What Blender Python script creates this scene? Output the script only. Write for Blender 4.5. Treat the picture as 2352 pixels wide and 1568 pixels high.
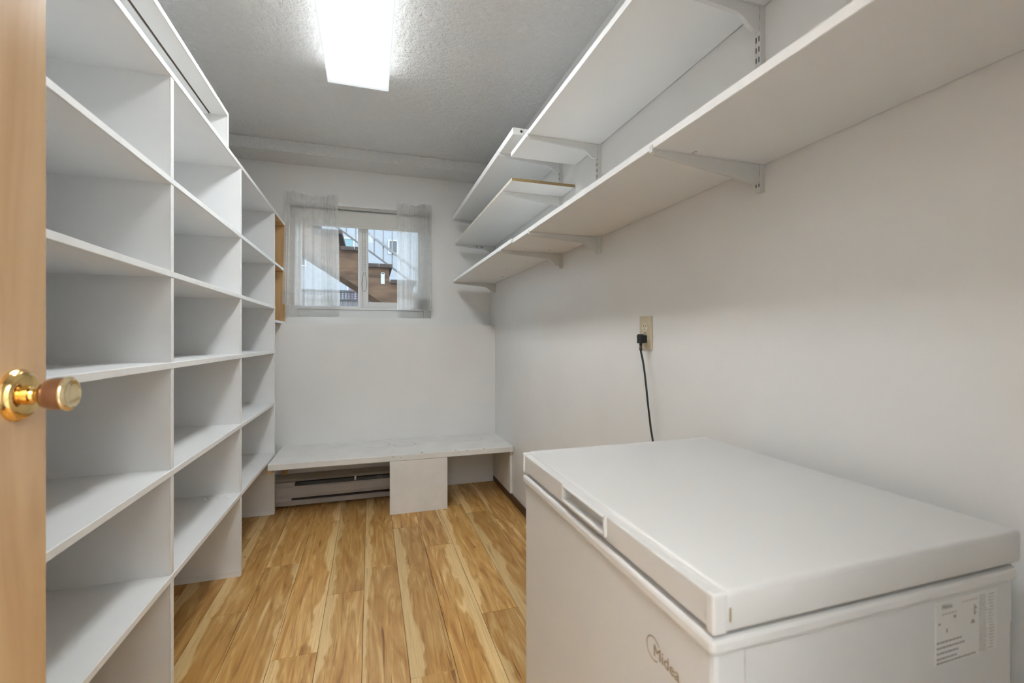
import bpy, bmesh, math, random
from mathutils import Vector
random.seed(7)
for o in list(bpy.data.objects): bpy.data.objects.remove(o, do_unlink=True)
S = bpy.context.scene
C = S.collection
PI = math.pi

# ------------------------------------------------------------------ camera
FPX, YAW, CY, CAMH = 1034.4, 0.304968, 777.5, 1.114
cd = bpy.data.cameras.new('camera'); cam = bpy.data.objects.new('camera', cd); C.objects.link(cam)
cd.sensor_fit = 'HORIZONTAL'; cd.sensor_width = 36.0; cd.lens = FPX / 2352 * 36.0
cd.shift_y = (CY - 784.0) / 2352
cd.clip_start = 0.02; cd.clip_end = 300
cam.location = (0, 0, CAMH); cam.rotation_euler = (PI / 2, 0, -YAW)
cd.dof.use_dof = True; cd.dof.focus_distance = 2.3; cd.dof.aperture_fstop = 4.5
S.camera = cam

# ------------------------------------------------------------------ world, exposure, lamp levels
w = bpy.data.worlds.new('overcast_sky'); S.world = w; w.use_nodes = True
bg = w.node_tree.nodes['Background']
bg.inputs[0].default_value = (0.80, 0.90, 1.0, 1); bg.inputs[1].default_value = 2.8
TUBE_LIGHT = 10.5       # radiance of the fluorescent lens in front of its tubes
HALL_FILL = 600.0       # radiance of the unseen hallway uplighter added for fill
S.view_settings.view_transform = 'Standard'; S.view_settings.look = 'None'
S.view_settings.exposure = 0.75; S.view_settings.gamma = 1.0
S.view_settings.use_curve_mapping = False

# ------------------------------------------------------------------ pixel -> direction (positions come from the plane a thing touches)
_s, _c = math.sin(YAW), math.cos(YAW)
def pix(u, v, X=None, Y=None, Z=None):
    r = (u - 1176) / FPX; z = (CY - v) / FPX
    d = (_s + r * _c, _c - r * _s, z)
    t = X / d[0] if X is not None else (Y / d[1] if Y is not None else (Z - CAMH) / d[2])
    return Vector((d[0] * t, d[1] * t, CAMH + d[2] * t))

# ------------------------------------------------------------------ materials
def mat(name):
    m = bpy.data.materials.new(name); m.use_nodes = True
    return m, m.node_tree.nodes, m.node_tree.links, m.node_tree.nodes['Principled BSDF']
def paint(name, col, rough=0.5, bump=0.0, scale=60.0, vary=0.04, metal=0.0, vscale=4.0, dist=0.003, detail=3.0, spec=0.5, coat=0.0):
    m, n, l, b = mat(name)
    tc = n.new('ShaderNodeTexCoord')
    nz = n.new('ShaderNodeTexNoise'); nz.inputs['Scale'].default_value = vscale; nz.inputs['Detail'].default_value = 4
    l.new(tc.outputs['Object'], nz.inputs['Vector'])
    rp = n.new('ShaderNodeValToRGB')
    rp.color_ramp.elements[0].position = 0.3; rp.color_ramp.elements[1].position = 0.7
    rp.color_ramp.elements[0].color = (*[max(0, c * (1 - vary)) for c in col], 1)
    rp.color_ramp.elements[1].color = (*[min(1, c * (1 + vary)) for c in col], 1)
    l.new(nz.outputs['Fac'], rp.inputs[0]); l.new(rp.outputs[0], b.inputs['Base Color'])
    b.inputs['Roughness'].default_value = rough; b.inputs['Metallic'].default_value = metal
    b.inputs['Specular IOR Level'].default_value = spec; b.inputs['Coat Weight'].default_value = coat
    if bump:
        nb = n.new('ShaderNodeTexNoise'); nb.inputs['Scale'].default_value = scale; nb.inputs['Detail'].default_value = detail
        l.new(tc.outputs['Object'], nb.inputs['Vector'])
        bp = n.new('ShaderNodeBump'); bp.inputs['Strength'].default_value = bump; bp.inputs['Distance'].default_value = dist
        l.new(nb.outputs['Fac'], bp.inputs['Height']); l.new(bp.outputs[0], b.inputs['Normal'])
    return m
def wood(name, dark, light, axis='Z', rough=0.45, stretch=12.0, scale=6.0, rnd=True, knots=True):
    m, n, l, b = mat(name)
    tc = n.new('ShaderNodeTexCoord'); mp = n.new('ShaderNodeMapping')
    sc = {'X': (1, stretch, stretch), 'Y': (stretch, 1, stretch), 'Z': (stretch, stretch, 1)}[axis]
    mp.inputs['Scale'].default_value = sc
    l.new(tc.outputs['Object'], mp.inputs['Vector'])
    nz = n.new('ShaderNodeTexNoise'); nz.inputs['Scale'].default_value = scale / 4; nz.inputs['Detail'].default_value = 6
    nz.inputs['Distortion'].default_value = 0.8
    l.new(mp.outputs[0], nz.inputs['Vector'])
    rp = n.new('ShaderNodeValToRGB'); e = rp.color_ramp.elements
    e[0].position = 0.32; e[1].position = 0.66; e[0].color = (*dark, 1); e[1].color = (*light, 1)
    l.new(nz.outputs['Fac'], rp.inputs[0]); out = rp.outputs[0]
    if knots:
        vo = n.new('ShaderNodeTexVoronoi'); vo.inputs['Scale'].default_value = 5.0; vo.feature = 'F1'
        l.new(tc.outputs['Object'], vo.inputs['Vector'])
        kr = n.new('ShaderNodeValToRGB'); kr.color_ramp.elements[0].position = 0.03; kr.color_ramp.elements[1].position = 0.09
        kr.color_ramp.elements[0].color = (0.25, 0.25, 0.25, 1); kr.color_ramp.elements[1].color = (1, 1, 1, 1)
        l.new(vo.outputs['Distance'], kr.inputs[0])
        mx = n.new('ShaderNodeMix'); mx.data_type = 'RGBA'; mx.blend_type = 'MULTIPLY'; mx.inputs[0].default_value = 1
        l.new(out, mx.inputs[6]); l.new(kr.outputs[0], mx.inputs[7]); out = mx.outputs[2]
    l.new(out, b.inputs['Base Color']); b.inputs['Roughness'].default_value = rough
    return m

M = {}
M['wall'] = paint('wall_paint', (0.89, 0.884, 0.87), 0.42, 0.10, 90, 0.025, vscale=2.5)
M['wall_b'] = paint('wall_paint_back', (0.885, 0.877, 0.86), 0.5, 0.08, 60, 0.03, vscale=2.0)
M['shelf'] = paint('shelf_paint', (0.875, 0.876, 0.872), 0.42, 0.06, 50, 0.02, vscale=5)
M['edge'] = paint('white_lit_edge', (0.92, 0.92, 0.91), 0.45, 0.10, 120, 0.03, vscale=25)  # white, brighter than the shelf paint to paint in light caught by edges
M['board'] = paint('board_melamine', (0.90, 0.895, 0.88), 0.40, 0.0, 40, 0.015)
M['metalw'] = paint('white_enamel', (0.74, 0.735, 0.715), 0.38, vary=0.02)
M['bench'] = paint('bench_paint', (0.86, 0.85, 0.825), 0.45, 0.12, 40, 0.05, vscale=7)
M['fridge'] = paint('freezer_enamel', (0.735, 0.73, 0.715), 0.33, 0.05, 260, 0.012, dist=0.0006)
M['fridge_side'] = paint('freezer_side_enamel', (0.73, 0.735, 0.73), 0.4, 0.03, 260, 0.012, dist=0.0006)
M['plastic'] = paint('white_plastic', (0.78, 0.775, 0.76), 0.4, vary=0.01)
M['vinyl'] = paint('window_vinyl', (0.83, 0.83, 0.82), 0.4, vary=0.01)
M['dark'] = paint('dark_gap', (0.02, 0.018, 0.016), 0.8, vary=0.1)
M['slot'] = paint('slot_shadow', (0.05, 0.05, 0.045), 0.8, vary=0.1)
M['brown'] = paint('brown_vinyl_base', (0.085, 0.042, 0.018), 0.5, vary=0.15)
M['ivory'] = paint('ivory_plastic', (0.62, 0.54, 0.38), 0.35, vary=0.02)
M['ivory2'] = paint('ivory_receptacle', (0.74, 0.67, 0.52), 0.35, vary=0.02)
M['black'] = paint('black_rubber', (0.012, 0.012, 0.013), 0.42, vary=0.1)
M['taupe'] = paint('taupe_enamel', (0.42, 0.38, 0.35), 0.42, 0.04, 200, 0.03, dist=0.0008)
M['taupe_d'] = paint('heater_fins', (0.12, 0.115, 0.11), 0.5, 0.3, 300, 0.2, metal=0.3)
M['steel'] = paint('bright_steel', (0.7, 0.7, 0.7), 0.3, vary=0.05, metal=1.0)
M['brass'] = paint('polished_brass', (0.86, 0.60, 0.24), 0.13, vary=0.03, metal=1.0)
M['bronze'] = paint('brown_bronze', (0.25, 0.125, 0.065), 0.2, vary=0.08, metal=0.75, coat=0.6)
M['brasscap'] = paint('pale_brass_cap', (0.88, 0.74, 0.46), 0.16, vary=0.03, metal=0.9)
M['chipboard'] = paint('raw_chipboard', (0.34, 0.24, 0.11), 0.8, 0.4, 250, 0.45, vscale=260)
M['chipped'] = paint('chipped_edge_band', (0.70, 0.65, 0.55), 0.6, 0.3, 150, 0.22, vscale=45)
M['pine'] = wood('raw_pine', (0.50, 0.27, 0.10), (0.72, 0.47, 0.22), 'Z', 0.55, 9, 8)
M['door'] = wood('door_veneer', (0.55, 0.335, 0.165), (0.74, 0.51, 0.29), 'Z', 0.26, 7, 5, knots=False)
M['door'].node_tree.nodes['Principled BSDF'].inputs['Coat Weight'].default_value = 0.6
M['door'].node_tree.nodes['Principled BSDF'].inputs['Coat Roughness'].default_value = 0.18
M['stair'] = wood('weathered_cedar', (0.052, 0.028, 0.015), (0.125, 0.072, 0.040), 'X', 0.8, 6, 9, knots=False)
M['tread'] = wood('grey_weathered_tread', (0.028, 0.020, 0.017), (0.07, 0.052, 0.045), 'Y', 0.85, 10, 10, knots=False)
M['fence'] = wood('grey_fence_board', (0.095, 0.09, 0.095), (0.17, 0.165, 0.17), 'Z', 0.9, 8, 6, knots=False)
M['lattice'] = paint('dark_lattice', (0.06, 0.057, 0.063), 0.85, vary=0.15)
M['stucco'] = paint('pale_blue_stucco', (0.245, 0.265, 0.295), 0.95, 0.5, 3, 0.05, vscale=1.5, dist=0.08)
M['trimw'] = paint('white_house_trim', (0.37, 0.38, 0.40), 0.7, vary=0.02)
M['teal'] = paint('teal_blind', (0.14, 0.23, 0.25), 0.6, vary=0.03)
M['plum'] = paint('plum_pane', (0.13, 0.10, 0.14), 0.5, vary=0.1)
M['maroon'] = paint('maroon_shutter', (0.25, 0.13, 0.18), 0.7, vary=0.1)
M['darkpane'] = paint('dark_pane', (0.06, 0.065, 0.08), 0.3, vary=0.1)
M['alu'] = paint('grey_aluminium', (0.17, 0.165, 0.17), 0.5, vary=0.05)
M['alu_d'] = paint('dark_aluminium', (0.11, 0.10, 0.10), 0.5, vary=0.08)
M['ground'] = paint('gravel_ground', (0.30, 0.29, 0.26), 0.95, 0.6, 30, 0.25, vscale=6, dist=0.02)
M['leaf'] = paint('leaf_green', (0.10, 0.19, 0.05), 0.7, vary=0.4, vscale=9)
M['blind'] = paint('blind_fabric', (0.78, 0.77, 0.73), 0.8, 0.1, 400, 0.015, dist=0.0005)
M['print'] = paint('grey_print', (0.36, 0.35, 0.33), 0.7, vary=0.2, vscale=60)
M['printl'] = paint('pale_print', (0.55, 0.54, 0.51), 0.7, vary=0.2, vscale=60)
M['sticker'] = paint('label_film', (0.79, 0.785, 0.765), 0.4, vary=0.01)
M['logo'] = paint('bronze_logo', (0.31, 0.225, 0.13), 0.4, vary=0.05, metal=0.2)
M['mark'] = paint('pencil_mark', (0.50, 0.48, 0.44), 0.7, vary=0.15, vscale=80)
M['hall'] = paint('hall_paint', (0.89, 0.885, 0.865), 0.6, vary=0.02)

# popcorn ceiling
m, n, l, b = mat('stippled_ceiling')
tc = n.new('ShaderNodeTexCoord')
n1 = n.new('ShaderNodeTexNoise'); n1.inputs['Scale'].default_value = 42; n1.inputs['Detail'].default_value = 5; n1.inputs['Roughness'].default_value = 0.62
l.new(tc.outputs['Object'], n1.inputs['Vector'])
rp = n.new('ShaderNodeValToRGB'); rp.color_ramp.elements[0].position = 0.40; rp.color_ramp.elements[1].position = 0.68
l.new(n1.outputs['Fac'], rp.inputs[0])
bp = n.new('ShaderNodeBump'); bp.inputs['Strength'].default_value = 0.85; bp.inputs['Distance'].default_value = 0.009
l.new(rp.outputs[0], bp.inputs['Height']); l.new(bp.outputs[0], b.inputs['Normal'])
b.inputs['Base Color'].default_value = (0.935, 0.93, 0.915, 1); b.inputs['Roughness'].default_value = 0.9
M['ceil'] = m

# floor planks: honey wood with pale sapwood bands, one look per plank
m, n, l, b = mat('honey_laminate')
tc = n.new('ShaderNodeTexCoord'); oi = n.new('ShaderNodeObjectInfo')
def mth(op, a, bb=None, cc=None):
    x = n.new('ShaderNodeMath'); x.operation = op
    for i, q in enumerate((a, bb, cc)):
        if q is None: continue
        if isinstance(q, (int, float)): x.inputs[i].default_value = q
        else: l.new(q, x.inputs[i])
    return x.outputs[0]
def noise(scale3, sc, det, off, dist=0.0):
    mp = n.new('ShaderNodeMapping'); mp.inputs['Scale'].default_value = scale3
    l.new(tc.outputs['Object'], mp.inputs['Vector'])
    cb = n.new('ShaderNodeCombineXYZ')
    l.new(mth('MULTIPLY', oi.outputs['Random'], off), cb.inputs[0]); l.new(mth('MULTIPLY', oi.outputs['Random'], off * 1.7), cb.inputs[1])
    l.new(mth('MULTIPLY', oi.outputs['Random'], off * 0.6), cb.inputs[2])
    ad = n.new('ShaderNodeVectorMath'); ad.operation = 'ADD'; l.new(mp.outputs[0], ad.inputs[0]); l.new(cb.outputs[0], ad.inputs[1])
    q = n.new('ShaderNodeTexNoise'); q.inputs['Scale'].default_value = sc; q.inputs['Detail'].default_value = det; q.inputs['Distortion'].default_value = dist
    l.new(ad.outputs[0], q.inputs['Vector']); return q.outputs['Fac']
def ramp(fac, stops):
    r = n.new('ShaderNodeValToRGB'); e = r.color_ramp.elements
    while len(e) < len(stops): e.new(0.5)
    for k, (p, c) in enumerate(stops): e[k].position = p; e[k].color = (*c, 1) if len(c) == 3 else c
    l.new(fac, r.inputs[0]); return r.outputs[0]
def mixc(fac, a, bb, mode='MIX'):
    x = n.new('ShaderNodeMix'); x.data_type = 'RGBA'; x.blend_type = mode
    if isinstance(fac, (int, float)): x.inputs[0].default_value = fac
    else: l.new(fac, x.inputs[0])
    l.new(a, x.inputs[6])
    if isinstance(bb, tuple): x.inputs[7].default_value = (*bb, 1)
    else: l.new(bb, x.inputs[7])
    return x.outputs[2]
big = noise((19, 2.2, 1), 1.0, 6, 37.0, 2.2)
base = ramp(big, [(0.28, (0.33, 0.150, 0.035)), (0.42, (0.50, 0.262, 0.070)), (0.55, (0.58, 0.335, 0.108)), (0.64, (0.68, 0.43, 0.165)), (0.74, (0.80, 0.58, 0.29))])
sep = n.new('ShaderNodeSeparateXYZ'); l.new(tc.outputs['Object'], sep.inputs[0])
wob = noise((4, 2.6, 1), 1.0, 4, 19.0, 0.6)
side = mth('SUBTRACT', mth('MULTIPLY', mth('GREATER_THAN', mth('FRACT', mth('MULTIPLY', oi.outputs['Random'], 7.13)), 0.5), 2.0), 1.0)
xx = mth('ADD', mth('MULTIPLY', sep.outputs[0], side), mth('SUBTRACT', mth('MULTIPLY', mth('SUBTRACT', wob, 0.5), 0.13), mth('MULTIPLY', mth('FRACT', mth('MULTIPLY', oi.outputs['Random'], 3.71)), 0.035)))
band = ramp(xx, [(0.0, (0, 0, 0)), (0.030, (0, 0, 0)), (0.037, (0.85, 0.85, 0.85)), (1.0, (0.85, 0.85, 0.85))])
col = mixc(band, base, (0.80, 0.57, 0.27))
fine = noise((210, 5.0, 1), 1.0, 4, 11.0, 0.4)
col = mixc(0.55, col, ramp(fine, [(0.30, (0.62, 0.56, 0.50)), (0.55, (1, 1, 1))]), 'MULTIPLY')
streak = noise((60, 1.6, 1), 1.0, 2, 53.0, 2.2)
col = mixc(0.8, col, ramp(streak, [(0.28, (0.42, 0.30, 0.22)), (0.345, (1, 1, 1))]), 'MULTIPLY')
vo = n.new('ShaderNodeTexVoronoi'); vo.inputs['Scale'].default_value = 4.2
mp = n.new('ShaderNodeMapping'); mp.inputs['Scale'].default_value = (1.5, 0.8, 1); l.new(tc.outputs['Object'], mp.inputs['Vector'])
cb = n.new('ShaderNodeCombineXYZ'); l.new(mth('MULTIPLY', oi.outputs['Random'], 91.0), cb.inputs[0]); l.new(mth('MULTIPLY', oi.outputs['Random'], 53.0), cb.inputs[1])
ad = n.new('ShaderNodeVectorMath'); ad.operation = 'ADD'; l.new(mp.outputs[0], ad.inputs[0]); l.new(cb.outputs[0], ad.inputs[1]); l.new(ad.outputs[0], vo.inputs['Vector'])
col = mixc(1.0, col, ramp(vo.outputs['Distance'], [(0.012, (0.22, 0.13, 0.09)), (0.05, (1, 1, 1))]), 'MULTIPLY')
hs = n.new('ShaderNodeHueSaturation'); l.new(col, hs.inputs['Color'])
l.new(mth('ADD', 0.88, mth('MULTIPLY', oi.outputs['Random'], 0.26)), hs.inputs['Value'])
l.new(hs.outputs[0], b.inputs['Base Color'])
b.inputs['Roughness'].default_value = 0.38; b.inputs['Specular IOR Level'].default_value = 0.4
bp = n.new('ShaderNodeBump'); bp.inputs['Strength'].default_value = 0.08; bp.inputs['Distance'].default_value = 0.001
l.new(fine, bp.inputs['Height']); l.new(bp.outputs[0], b.inputs['Normal'])
M['plank'] = m
M['hallfloor'] = paint('pale_bounce_floor', (0.74, 0.73, 0.70), 0.5, vary=0.03)  # unseen hallway floor, kept pale to bounce neutral light into the room
M['subfloor'] = paint('dark_underlay', (0.10, 0.06, 0.03), 0.9, vary=0.2)

# thin glass, sheer cloth, lamp lenses
m, n, l, b = mat('window_glass'); n.remove(b)
tr = n.new('ShaderNodeBsdfTransparent'); gl = n.new('ShaderNodeBsdfGlossy'); gl.inputs['Roughness'].default_value = 0.02
tr.inputs[0].default_value = (0.95, 0.97, 0.97, 1)
fr = n.new('ShaderNodeFresnel'); fr.inputs[0].default_value = 1.14
ms = n.new('ShaderNodeMixShader'); l.new(fr.outputs[0], ms.inputs[0]); l.new(tr.outputs[0], ms.inputs[1]); l.new(gl.outputs[0], ms.inputs[2])
l.new(ms.outputs[0], n['Material Output'].inputs[0]); M['glass'] = m
def sheer(name, opaque, col):
    m, n, l, b = mat(name); n.remove(b)
    tr = n.new('ShaderNodeBsdfTransparent'); df = n.new('ShaderNodeBsdfDiffuse'); tl = n.new('ShaderNodeBsdfTranslucent')
    df.inputs[0].default_value = (*col, 1); tl.inputs[0].default_value = (*col, 1)
    a = n.new('ShaderNodeMixShader'); a.inputs[0].default_value = 0.70; l.new(df.outputs[0], a.inputs[1]); l.new(tl.outputs[0], a.inputs[2])
    tc = n.new('ShaderNodeTexCoord'); nz = n.new('ShaderNodeTexNoise'); nz.inputs['Scale'].default_value = 30
    l.new(tc.outputs['Object'], nz.inputs['Vector'])
    mr = n.new('ShaderNodeMapRange'); mr.inputs[3].default_value = opaque - 0.06; mr.inputs[4].default_value = opaque + 0.06
    l.new(nz.outputs['Fac'], mr.inputs[0])
    x = n.new('ShaderNodeMixShader'); l.new(mr.outputs[0], x.inputs[0]); l.new(tr.outputs[0], x.inputs[1]); l.new(a.outputs[0], x.inputs[2])
    l.new(x.outputs[0], n['Material Output'].inputs[0]); return m
M['sheer'] = sheer('sheer_voile', 0.48, (0.92, 0.915, 0.90))
M['sheer_hem'] = sheer('sheer_voile_hem', 0.44, (0.92, 0.915, 0.90))
# fluorescent lens: two tubes glow through a prismatic sheet, dimmer at its rim and ends (object coordinates)
LX0, LX1, LY0, LY1, LZ = -0.197, 0.088, 1.13, 2.345, 2.355
m, n, l, b = mat('prismatic_lens_lit')
tc = n.new('ShaderNodeTexCoord'); sep = n.new('ShaderNodeSeparateXYZ'); l.new(tc.outputs['Object'], sep.inputs[0])
hw = (LX1 - LX0) / 2; hl = (LY1 - LY0) / 2
ax = mth('ABSOLUTE', sep.outputs[0]); tube = mth('SUBTRACT', 1.0, mth('DIVIDE', mth('ABSOLUTE', mth('SUBTRACT', ax, 0.055)), 0.085))
tube = mth('MAXIMUM', tube, 0.0)
endf = mth('SUBTRACT', hl - 0.012, mth('ABSOLUTE', sep.outputs[1]))
mr = n.new('ShaderNodeMapRange'); mr.interpolation_type = 'SMOOTHSTEP'; mr.inputs[1].default_value = 0.0; mr.inputs[2].default_value = 0.07
l.new(endf, mr.inputs[0])
pw = mth('MULTIPLY', mth('POWER', tube, 1.6), mr.outputs[0])
st = mth('ADD', mth('MULTIPLY', pw, TUBE_LIGHT * 2.0), mth('ADD', 0.55, mth('MULTIPLY', mth('GREATER_THAN', sep.outputs[2], 0.006), 1.7)))
em = n.new('ShaderNodeEmission'); em.inputs[0].default_value = (0.935, 0.98, 1.0, 1); l.new(st, em.inputs[1])
l.new(em.outputs[0], n['Material Output'].inputs[0]); M['lens'] = m
m, n, l, b = mat('hall_fill_lit')  # glow of the added hallway fill lamp
em = n.new('ShaderNodeEmission'); em.inputs[0].default_value = (0.96, 0.98, 1.0, 1); em.inputs[1].default_value = HALL_FILL
l.new(em.outputs[0], n['Material Output'].inputs[0]); M['hall_fill'] = m

# ------------------------------------------------------------------ mesh helpers (all coordinates are world coordinates)
WL = {}
def link(name, me, origin, mats, parent=None):
    for ma in (mats if isinstance(mats, (list, tuple)) else [mats]): me.materials.append(M[ma])
    o = bpy.data.objects.new(name, me); C.objects.link(o)
    WL[o] = Vector(origin)
    if parent is not None:
        o.parent = parent; o.location = Vector(origin) - WL[parent]
    else: o.location = origin
    return o
def fin(name, bm, mats, parent=None, smooth=False, origin=None):
    if origin is None:
        lo = Vector((1e9,) * 3); hi = -lo
        for v in bm.verts:
            for i in range(3): lo[i] = min(lo[i], v.co[i]); hi[i] = max(hi[i], v.co[i])
        origin = (lo + hi) / 2
    origin = Vector(origin)
    for v in bm.verts: v.co -= origin
    bmesh.ops.recalc_face_normals(bm, faces=bm.faces)
    me = bpy.data.meshes.new(name); bm.to_mesh(me); bm.free()
    if smooth:
        for p in me.polygons: p.use_smooth = True
    return link(name, me, origin, mats, parent)
def addbox(bm, x0, x1, y0, y1, z0, z1, bev=0.0, seg=1):
    b2 = bmesh.new()
    r = bmesh.ops.create_cube(b2, size=1.0)
    for v in b2.verts:
        v.co = Vector(((x0 + x1) / 2 + v.co.x * (x1 - x0), (y0 + y1) / 2 + v.co.y * (y1 - y0), (z0 + z1) / 2 + v.co.z * (z1 - z0)))
    if bev: bmesh.ops.bevel(b2, geom=list(b2.edges), offset=bev, segments=seg, profile=0.5, affect='EDGES')
    t = bpy.data.meshes.new('t'); b2.to_mesh(t); b2.free(); bm.from_mesh(t); bpy.data.meshes.remove(t)
def box(name, x0, x1, y0, y1, z0, z1, ma, parent=None, bev=0.0, seg=1):
    bm = bmesh.new(); addbox(bm, x0, x1, y0, y1, z0, z1, bev, seg)
    return fin(name, bm, ma, parent)
def addprism(bm, pts, axis, a, b):
    """closed polygon pts (2-D) extruded along axis from a to b; pts are the two other axes in order"""
    def P3(p, t):
        return {'X': (t, p[0], p[1]), 'Y': (p[0], t, p[1]), 'Z': (p[0], p[1], t)}[axis]
    va = [bm.verts.new(P3(p, a)) for p in pts]; vb = [bm.verts.new(P3(p, b)) for p in pts]
    bm.faces.new(va); bm.faces.new(list(reversed(vb)))
    k = len(pts)
    for i in range(k): bm.faces.new((va[i], vb[i], vb[(i + 1) % k], va[(i + 1) % k]))
def prism(name, pts, axis, a, b, ma, parent=None, bev=0.0):
    bm = bmesh.new(); addprism(bm, pts, axis, a, b)
    if bev: bmesh.ops.bevel(bm, geom=list(bm.edges), offset=bev, segments=2, profile=0.5, affect='EDGES')
    return fin(name, bm, ma, parent)
def lathe(bm, prof, axis, centre, seg=40, cap=True):
    """prof: list of (distance along axis, radius)"""
    rings = []
    for d, r in prof:
        ring = []
        for k in range(seg):
            a = 2 * PI * k / seg; p, q = r * math.cos(a), r * math.sin(a)
            co = {'X': (d, p, q), 'Y': (p, d, q), 'Z': (p, q, d)}[axis]
            ring.append(bm.verts.new(Vector(centre) + Vector(co)))
        rings.append(ring)
    for r0, r1 in zip(rings, rings[1:]):
        for k in range(seg): bm.faces.new((r0[k], r0[(k + 1) % seg], r1[(k + 1) % seg], r1[k]))
    if cap:
        bm.faces.new(rings[0]); bm.faces.new(rings[-1])
def tube(bm, pts, rad, seg=10):
    pts = [Vector(p) for p in pts]; rings = []
    up = Vector((0.31, 0.2, 0.93)).normalized()
    for i, p in enumerate(pts):
        t = (pts[min(i + 1, len(pts) - 1)] - pts[max(i - 1, 0)]).normalized()
        a = t.cross(up).normalized(); b2 = t.cross(a).normalized()
        rr = rad[i] if isinstance(rad, (list, tuple)) else rad
        rings.append([bm.verts.new(p + (a * math.cos(2 * PI * k / seg) + b2 * math.sin(2 * PI * k / seg)) * rr) for k in range(seg)])
    for r0, r1 in zip(rings, rings[1:]):
        for k in range(seg): bm.faces.new((r0[k], r0[(k + 1) % seg], r1[(k + 1) % seg], r1[k]))
    bm.faces.new(rings[0]); bm.faces.new(rings[-1])
def empty(name, loc):
    o = bpy.data.objects.new(name, None); C.objects.link(o); o.location = loc; o.empty_display_size = 0.05; WL[o] = Vector(loc); return o
def tag(o, label, cat, group=None):
    o['label'] = label; o['category'] = cat
    if group: o['group'] = group
    return o
def thing(name, loc, label, cat, group=None): return tag(empty(name, loc), label, cat, group)
def struct(o, label=None, cat=None):
    o['kind'] = 'structure'
    if label: o['label'] = label
    if cat: o['category'] = cat
    return o
def smooth_by_angle(o, deg=35):
    me = o.data
    for p in me.polygons: p.use_smooth = True
    me.set_sharp_from_angle(angle=math.radians(deg))
    return o

# ------------------------------------------------------------------ dimensions of the room
XL = -0.578      # front of the shelving on the left
XW = -0.985      # left wall
XR = 0.936       # right wall
YB = 3.416       # lower back wall face
YU = 3.56        # window wall above the ledge
ZLEDGE = 1.218
ZC = 2.445       # ceiling
YF = 0.02        # front wall, room side; the camera stands in its doorway
YH = -1.60       # end of the hallway behind
DX0, DX1 = -0.475, 0.315   # doorway

# ------------------------------------------------------------------ setting
# floor: underlay + planks
PW = 0.1525; PLEN = 1.22
struct(box('floor_hall', XW - 0.1, XR + 0.1, YH - 0.1, YF - 0.06, -0.06, 0.0, 'hallfloor'), 'unseen hallway floor made pale to bounce fill light through the doorway', 'floor')
fl = struct(box('floor', XW - 0.1, XR + 0.1, YF - 0.058, YB + 0.1, -0.06, -0.0085, 'subfloor'), 'honey brown wood plank floor with pale sapwood streaks', 'floor')
seam0 = -0.0265
ends = {-3: 1.737, -2: 1.737, -1: 2.105, 0: 2.30, 1: 1.506, 2: 2.440, 3: 1.778, 4: 2.83, 5: 2.53, -4: 2.45 - PLEN * 0, -5: 2.08, -6: 1.62, -7: 2.7, 6: 1.9}
ends[-3] = 2.45; ends[-4] = 2.08; ends[-5] = 1.62; ends[-6] = 2.3
plank_meshes = {}
def plank(x0, x1, y0, y1):
    key = (round(x1 - x0, 4), round(y1 - y0, 4))
    if key not in plank_meshes:
        bm = bmesh.new(); hx, hy = (x1 - x0) / 2 - 0.0006, (y1 - y0) / 2 - 0.0005
        addbox(bm, -hx, hx, -hy, hy, -0.004, 0.004)
        top = [e for e in bm.edges if all(v.co.z > 0 for v in e.verts)]
        bmesh.ops.bevel(bm, geom=top, offset=0.0009, segments=1, affect='EDGES')
        bmesh.ops.recalc_face_normals(bm, faces=bm.faces)
        me = bpy.data.meshes.new('plank'); bm.to_mesh(me); bm.free(); me.materials.append(M['plank']); plank_meshes[key] = me
    o = bpy.data.objects.new('plank', plank_meshes[key]); C.objects.link(o)
    o.parent = fl; o.location = Vector(((x0 + x1) / 2, (y0 + y1) / 2, -0.004)) - WL[fl]
for k in range(-7, 7):
    x0 = seam0 + k * PW; x1 = min(x0 + PW, XR); x0 = max(x0, XW)
    if x1 - x0 < 0.01: continue
    e = ends.get(k, 2.0)
    cuts = [e + j * PLEN for j in range(-4, 4)]
    cuts = [YF - 0.056] + [q for q in cuts if YF < q < YB - 0.02] + [YB]
    for a, bb in zip(cuts, cuts[1:]): plank(x0, x1, a, bb)

struct(box('ceiling', XW - 0.12, XR + 0.12, YH - 0.1, YU + 0.2, ZC, ZC + 0.12, 'ceil'), 'off white stippled popcorn ceiling', 'ceiling')
struct(box('wall_left', XW - 0.12, XW, YH, YU + 0.2, -0.05, ZC, 'wall'), 'painted left wall behind the shelving', 'wall')
struct(box('wall_right', XR, XR + 0.12, YH, YU + 0.2, -0.05, ZC, 'wall'), 'plain off white right wall with sheen', 'wall')
# back wall: foundation part below, window wall set back above the ledge
wb = struct(box('wall_back', XW, XR, YB, YU + 0.18, -0.05, ZLEDGE, 'wall_b'), 'off white back wall with a ledge below the window', 'wall')
OX0, OX1, OZ0, OZ1 = -0.552, 0.452, 1.272, 2.075
bm = bmesh.new()
addbox(bm, XW, OX0, YU, YU + 0.18, ZLEDGE, ZC); addbox(bm, OX1, XR, YU, YU + 0.18, ZLEDGE, ZC)
addbox(bm, OX0, OX1, YU, YU + 0.18, ZLEDGE, OZ0); addbox(bm, OX0, OX1, YU, YU + 0.18, OZ1, ZC)
fin('upper_wall', bm, 'wall_b', wb)
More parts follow.
